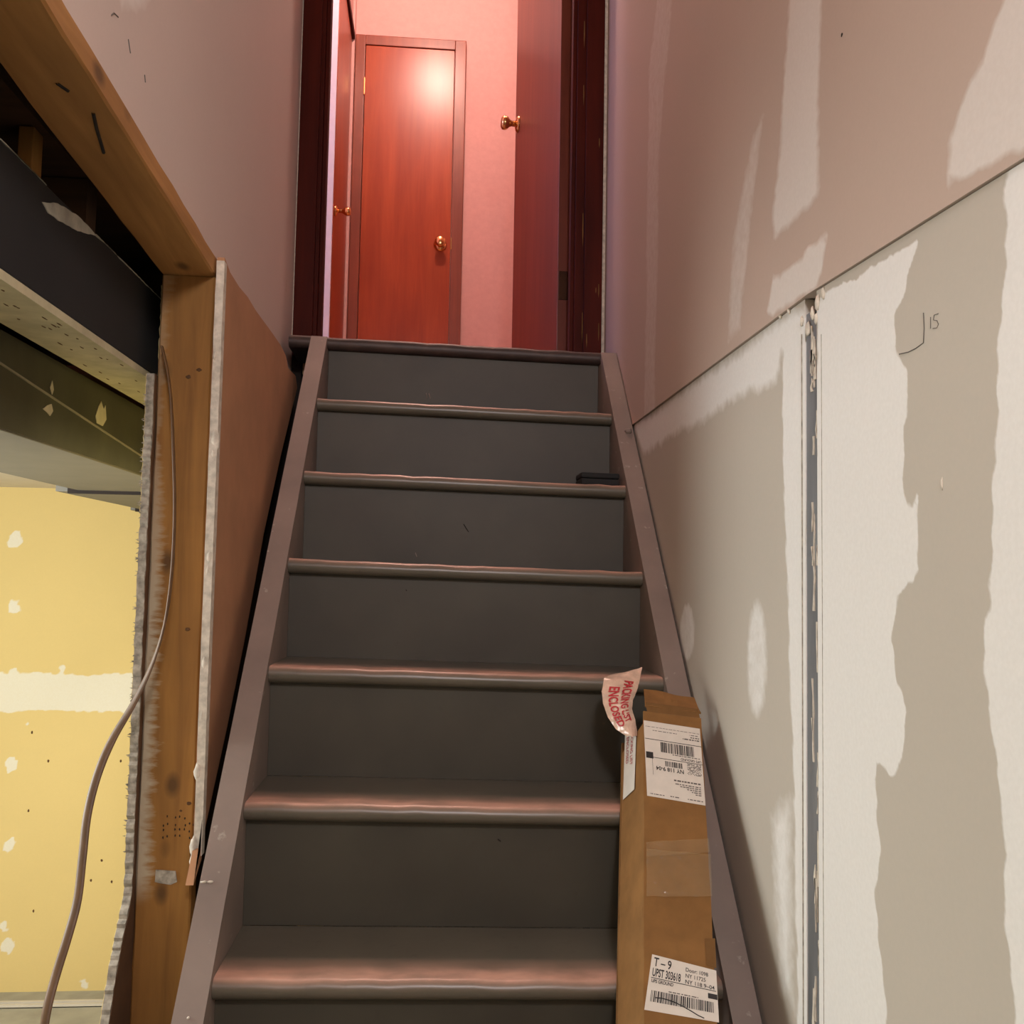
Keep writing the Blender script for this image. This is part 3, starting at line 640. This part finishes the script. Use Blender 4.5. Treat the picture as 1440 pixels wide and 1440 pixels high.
# long carton leaning along the nosings
TL = np.array([.362, 1.594, 1.375]); ED = np.array([.291, 1.266, 1.019])-TL; ED /= np.linalg.norm(ED)
ER = np.array([.458, 1.584, 1.364])-TL; ER -= ED*(ER@ED); ER /= np.linalg.norm(ER)
EN = np.cross(ED, ER); EN = EN if EN[1] < 0 else -EN
BW, BL, BT = .0985, .76, .104
SK = EN+ER*.205                                        # crushed out of square
def bx(u, v, n_=0): return TL+ER*u+ED*v+SK*n_        # u right, v down the slope, n_ off the label face
cb_ = empty('cardboard_carton', tuple(bx(BW/2, BL, -BT))); tag(cb_, 'long brown shipping carton leaning along the stairs with labels and tape', 'carton')
def slab(name, u0, u1, v0, v1, n0, n1, m, parent, jit=0):
    V = [bx(u, v, n_) for n_ in (n0, n1) for u, v in ((u0, v0), (u1, v0), (u1, v1), (u0, v1))]
    return pyd(name, V, [(0, 1, 2, 3), (4, 7, 6, 5), (0, 4, 5, 1), (1, 5, 6, 2), (2, 6, 7, 3), (3, 7, 4, 0)], m, parent)
CT = .003
def wavyslab(name, u0, u1, v0, v1, n0, n1, m, parent, nv=24, au=0.0, an=0.0, topcut=0):
    V = []
    for i in range(nv+1):
        v = v0+(v1-v0)*i/nv; w1 = random.uniform(-1, 1); w2 = random.uniform(-1, 1)
        for n_ in (n0, n1):
            for u in (u0, u1):
                vv = v
                V.append(bx(u+(w1*au if abs(u-u0) < 1e-9 else w2*au), vv, n_+w1*an))
    F = []
    for i in range(nv):
        a = i*4; b2 = a+4; F += [(a, a+1, b2+1, b2), (a+3, a+2, b2+2, b2+3), (a+1, a+3, b2+3, b2+1), (a+2, a, b2, b2+2)]
    F += [(0, 2, 3, 1), (nv*4, nv*4+1, nv*4+3, nv*4+2)]
    return pyd(name, V, F, m, parent)
random.seed(3)
wavyslab('front_panel', 0, BW, .0, BL, -CT, 0, M_CARD, cb_, 20, .0006, .0003)
wavyslab('side_panel', .0004, CT, .022, BL, -BT+.001, -CT-.0004, M_CARD, cb_, 30, .0008, .0006)
wavyslab('side_panel', BW-CT, BW-.0004, .005, BL, -BT+.001, -CT-.0004, M_CARD, cb_, 20)
slab('back_panel', 0, BW, .0, BL, -BT-CT, -BT+.0005, M_CARDIN, cb_)
slab('end_panel', CT+.001, BW-CT-.001, BL-.004, BL, -BT+.001, -CT-.001, M_CARD, cb_)
# end flap folded half open, and tuck flap below it
fl = [TL+ER*.004+ED*.001, TL+ER*(BW+.002)+ED*.001]
up = np.array([0, .072, .030]); dz = np.array([0, 0, .010])
F0 = [fl[0]+dz*.6+up*.1, fl[1]+dz*.6+up*.1, fl[1]+up*1.0+ER*.006-dz*.35, fl[0]+up*1.0+ER*.012+dz*.2, ]
nvec = np.cross(F0[1]-F0[0], F0[3]-F0[0]); nvec /= np.linalg.norm(nvec)
def bilin(Q, n, m_, amp):
    V = []
    for i in range(n+1):
        for j in range(m_+1):
            s, t = i/n, j/m_; V.append(Q[0]*(1-s)*(1-t)+Q[1]*s*(1-t)+Q[2]*s*t+Q[3]*(1-s)*t+nvec*amp*math.sin(s*9+t*5))
    return V
V = bilin(F0, 8, 5, .0012); n_ = len(V); V += [q-nvec*.0028 for q in V]
g = lambda i, j: i*6+j
F = [(g(i, j), g(i+1, j), g(i+1, j+1), g(i, j+1)) for i in range(8) for j in range(5)]; F += [tuple(n_+q for q in f[::-1]) for f in F]
rim = [g(i, 0) for i in range(9)]+[g(8, j) for j in range(1, 6)]+[g(i, 5) for i in range(7, -1, -1)]+[g(0, j) for j in range(4, 0, -1)]
F += [(rim[i], n_+rim[i], n_+rim[(i+1) % len(rim)], rim[(i+1) % len(rim)]) for i in range(len(rim))]
pyd('end_flap', V, F, M_CARD, cb_)
V = [TL+ER*.006, TL+ER*(BW-.002), TL+ER*(BW-.002)+up*.16+dz*.9, TL+ER*.006+up*.16+dz*.9]; V += [q-np.array([0, -.003, 0]) for q in V]
pyd('tuck_flap', V, [(0, 1, 2, 3), (7, 6, 5, 4), (0, 4, 5, 1), (1, 5, 6, 2), (2, 6, 7, 3), (3, 7, 4, 0)], M_CARDIN, cb_)

# ---- labels: local (a, b): a right, b up as seen in the picture, metres, on the label face
def onface(x, y):
    d = ray(x, y); t = ((TL-CAM)@EN)/(d@EN); q = CAM+t*d-TL; return np.array([q@ER, q@ED])
def textmesh(s, size, bold=0.0):
    cu = bpy.data.curves.new('txt', 'FONT'); cu.body = s; cu.size = size; cu.offset = bold; cu.resolution_u = 3
    o = bpy.data.objects.new('txt', cu); COL.objects.link(o)
    me = bpy.data.meshes.new_from_object(o.evaluated_get(bpy.context.evaluated_depsgraph_get()))
    bpy.data.objects.remove(o); bpy.data.curves.remove(cu); return me
class Label:
    def __init__(s, name, px, parent, flip, lift=.0004):
        # px: corners tl, tr, br, bl in the picture
        s.c = [onface(*q) for q in px]; s.flip = flip; s.lift = lift
        V = [bx(*q, lift) for q in s.c]+[bx(*q, .00005) for q in s.c]
        s.o = pyd(name, V, [(0, 1, 2, 3), (7, 6, 5, 4), (0, 4, 5, 1), (1, 5, 6, 2), (2, 6, 7, 3), (3, 7, 4, 0)], M_PAPER, parent)
    def uv(s, a, b_):      # a, b_ in 0..1 with b_ upward in the label's own reading direction
        if s.flip: a, b_ = 1-a, 1-b_
        t = 1-b_; c = s.c
        return c[0]*(1-a)*(1-t)+c[1]*a*(1-t)+c[2]*a*t+c[3]*(1-a)*t
    def p3(s, a, b_, l=0): return bx(*s.uv(a, b_), s.lift+.00025+l)
    def rect(s, name, a0, b0, a1, b1, m=None):
        return pyd(name, [s.p3(a0, b0), s.p3(a1, b0), s.p3(a1, b1), s.p3(a0, b1)], [(0, 1, 2, 3)], m or M_INK, s.o)
    def text(s, txt, a, b_, h, w=None, m=None, bold=0.0):
        me = textmesh(txt, 1.0, bold); n = len(me.vertices); co = np.zeros(n*3); me.vertices.foreach_get('co', co); co = co.reshape(-1, 3)
        x0, x1 = co[:, 0].min(), co[:, 0].max(); y0, y1 = 0, .7
        sx = (w/(x1-x0)) if w else h/.7*.6
        out = np.array([s.p3(a+(q[0]-x0)*sx, b_+(q[1])/(.7)*h) for q in co]); me.vertices.foreach_set('co', out.ravel()); me.update(); me.name = 'printed_text'
        return link('printed_text', me, m or M_INK, s.o)
    def bars(s, a0, b0, a1, b1, n, seed):
        rr = random.Random(seed); V = []; F = []; a = a0; u = (a1-a0)/n
        while a < a1-u:
            w_ = u*rr.choice((.6, .8, 1.1, 1.6, 2.0)); k = len(V); e = min(a+w_, a1)
            V += [s.p3(a, b0), s.p3(e, b0), s.p3(e, b1), s.p3(a, b1)]; F.append((k, k+1, k+2, k+3)); a = e+u*rr.choice((.5, .7, 1.1, 1.5))
        return pyd('barcode', V, F, M_INK, s.o)
    def small(s, a0, b_, a1, h, seed):   # unreadable fine print: broken dashes
        rr = random.Random(seed); V = []; F = []; a = a0
        while a < a1:
            w_ = rr.uniform(.02, .07); k = len(V); e = min(a+w_, a1)
            V += [s.p3(a, b_), s.p3(e, b_), s.p3(e, b_+h), s.p3(a, b_+h)]; F.append((k, k+1, k+2, k+3)); a = e+rr.uniform(.008, .02)
        return pyd('fine_print', V, F, M_INKG, s.o)
L1 = Label('shipping_label', [(905, 1013), (984, 1025), (992, 1133), (910, 1119)], cb_, True)
# label 1 hangs upside down: coordinates below are in its reading direction
L1.small(.04, .955, .30, .012, 1); L1.small(.45, .955, .60, .012, 2); L1.small(.70, .96, .95, .010, 3)
for i, (b_, a1) in enumerate(((.885, .16), (.86, .22), (.835, .30), (.81, .42), (.785, .50))): L1.small(.06, b_, a1, .012, 10+i)
L1.small(.06, .74, .52, .018, 61); L1.rect('rule', .30, .735, .305, .736)
L1.text('NY 118 9-04', .34, .60, .05, .48, bold=.02)
L1.bars(.36, .515, .66, .585, 34, 5)
rr = random.Random(9); V = []; F = []
for i in range(15):
    for j in range(13):
        if rr.random() < .55:
            a, b_ = .03+i*.0165, .50+j*.0115; k = len(V); V += [L1.p3(a, b_), L1.p3(a+.013, b_), L1.p3(a+.013, b_+.009), L1.p3(a, b_+.009)]; F.append((k, k+1, k+2, k+3))
pyd('speckled_square', V, F, M_INKG, L1.o)
L1.rect('rule', .0, .487, .88, .494); L1.text('UPS GROUND', .02, .445, .03, .36, bold=.015)
L1.small(.04, .415, .52, .010, 21); L1.rect('black_square', .86, .425, .985, .51)
L1.bars(.14, .27, .72, .405, 52, 8); L1.rect('rule', .0, .245, .99, .253)
L1.small(.03, .17, .32, .016, 30); L1.small(.03, .14, .20, .014, 31); L1.small(.42, .12, .85, .008, 32); L1.small(.02, .075, .98, .006, 33); L1.small(.05, .11, .2, .01, 34)
L1.rect('rule', .875, .50, .88, .72)
L2 = Label('routing_label', [(917, 1342), (1007, 1365), (1011, 1438), (906, 1420)], cb_, False)
L2.text('T \u2013 9', .04, .80, .16, .27, bold=.015); L2.text('UPST 303618', .04, .615, .145, .42, bold=.022)
L2.text('UPS GROUND', .04, .50, .06, .32, bold=.025)
L2.text('Door: 1098', .53, .835, .075, .34, bold=.012); L2.text('NY 11725', .53, .72, .075, .30, bold=.012); L2.text('NY 118 9\u201304', .53, .605, .075, .43, bold=.012)
L2.rect('rule', .03, .575, .98, .588); L2.bars(.06, .16, .94, .36, 90, 4); L2.small(.30, .38, .72, .018, 50); L2.rect('black_square', .86, .42, .995, .52)
stroke('pen_line', [tuple(L2.p3(a, b_, .0003)) for a, b_ in ((.12, .24), (.22, .25), (.30, .24), (.40, .22), (.52, .17), (.62, .12), (.72, .06), (.80, .03))], .0006, M_INK, L2.o)
# clear tape bands round the carton and a lighter kraft tape patch
def film(name, pts, m, n=10, amp=.0006, lift=.0009):
    c = [onface(*q) for q in pts]; V = []; rr = random.Random(len(name)+int(pts[0][1]))
    for i in range(n+1):
        for j in range(n+1):
            s, t = i/n, j/n; q = c[0]*(1-s)*(1-t)+c[1]*s*(1-t)+c[2]*s*t+c[3]*(1-s)*t; V.append(bx(*q, lift+abs(math.sin(s*7+t*19+rr.random()))*amp+rr.uniform(0, amp)))
    F = [(i*(n+1)+j, (i+1)*(n+1)+j, (i+1)*(n+1)+j+1, i*(n+1)+j+1) for i in range(n) for j in range(n)]
    return pyd(name, V, F, m, cb_, True)
film('clear_tape', [(908, 1195), (998, 1203), (1000, 1262), (908, 1262)], M_TAPE, 16, .0024)
film('clear_tape', [(908, 1185), (996, 1180), (997, 1200), (908, 1206)], M_TAPE, 10, .0018)
film('kraft_patch', [(991, 1320), (1005, 1320), (1007, 1362), (993, 1358)], M_CARDIN, 4, .0002)
# side face of the carton: pouch remains
def onside(x, y):
    d = ray(x, y); ns = np.cross(ED, SK); t = ((TL-CAM)@ns)/(d@ns); q = CAM+t*d-TL; return np.array([q@ED, q@EN])
def sidept(v, n_, l=.0012): return TL+ED*v+SK*n_-ER*l
sv = [onside(*q) for q in ((880, 1028), (896, 1022), (893, 1110), (877, 1125))]
pyd('pouch_remnant', [sidept(*q) for q in sv], [(0, 1, 2, 3)], M_PAPER, cb_)
# torn packing list pouch rising off the carton
rows = [((860, 948), (903, 938), 1.700), ((850, 953), (899, 960), 1.672), ((846, 972), (896, 972), 1.652), ((848, 990), (890, 985), 1.640), ((855, 1008), (889, 998), 1.630), ((866, 1026), (893, 1012), 1.618), ((878, 1034), (897, 1034), 1.604)]
G = []
for (l, r, yy) in rows:
    a = onY(yy, *l); b_ = onY(yy-.004, *r); G.append([a*(1-t)+b_*t+np.array([0, -.010*math.sin(t*math.pi)+random.uniform(-.002, .002), random.uniform(-.001, .001)]) for t in np.linspace(0, 1, 7)])
G = np.array(G)
def gs(s, t):   # s down rows 0..1, t across
    i = min(s*(len(G)-1), len(G)-1.001); j = min(t*6, 5.999); i0, j0 = int(i), int(j); fi, fj = i-i0, j-j0
    return G[i0, j0]*(1-fi)*(1-fj)+G[i0+1, j0]*fi*(1-fj)+G[i0, j0+1]*(1-fi)*fj+G[i0+1, j0+1]*fi*fj
NR, NCC = 36, 18
V = [gs(i/NR, j/NCC)+np.array([0, 1, 0])*.0012*math.sin(i*1.7+j*.9)*math.sin(j*.8-i*.4) for i in range(NR+1) for j in range(NCC+1)]
F = [(i*(NCC+1)+j, i*(NCC+1)+j+1, (i+1)*(NCC+1)+j+1, (i+1)*(NCC+1)+j) for i in range(NR) for j in range(NCC)]
po = pyd('torn_pouch', V, F, M_POUCH, cb_, True)
def pouchtext(txt, s0, s1, t0, t1):
    me = textmesh(txt, 1.0, .03); n = len(me.vertices); co = np.zeros(n*3); me.vertices.foreach_get('co', co); co = co.reshape(-1, 3)
    x0, x1 = co[:, 0].min(), co[:, 0].max(); out = []
    for q in co:
        s = s0+(q[0]-x0)/(x1-x0)*(s1-s0); t = t0+(q[1]/.72)*(t1-t0); out.append(gs(s, t)+np.array([0, -.0022, 0]))
    me.vertices.foreach_set('co', np.array(out).ravel()); me.update(); me.name = 'red_lettering'; link('red_lettering', me, M_REDINK, po)
pouchtext('PACKING LIST', .16, .80, .55, .82); pouchtext('ENCLOSED', .26, .82, .18, .46)
def sidetext(txt, f0, f1, c0, c1):
    me = textmesh(txt, 1.0, 0); n = len(me.vertices); co = np.zeros(n*3); me.vertices.foreach_get('co', co); co = co.reshape(-1, 3)
    x0, x1 = co[:, 0].min(), co[:, 0].max(); out = []
    for q in co:
        a = f0+(q[0]-x0)/(x1-x0)*(f1-f0); b_ = c0+q[1]/.72*(c1-c0); v = sv[0]*(1-a)*(1-b_)+sv[1]*(1-a)*b_+sv[2]*a*b_+sv[3]*a*(1-b_); out.append(sidept(*v, .002))
    me.vertices.foreach_set('co', np.array(out).ravel()); me.update(); me.name = 'red_lettering'; link('red_lettering', me, M_REDINK, cb_)
sidetext('PACKING LIST', .05, .58, .56, .78); sidetext('ENCLOSED', .12, .52, .2, .42)
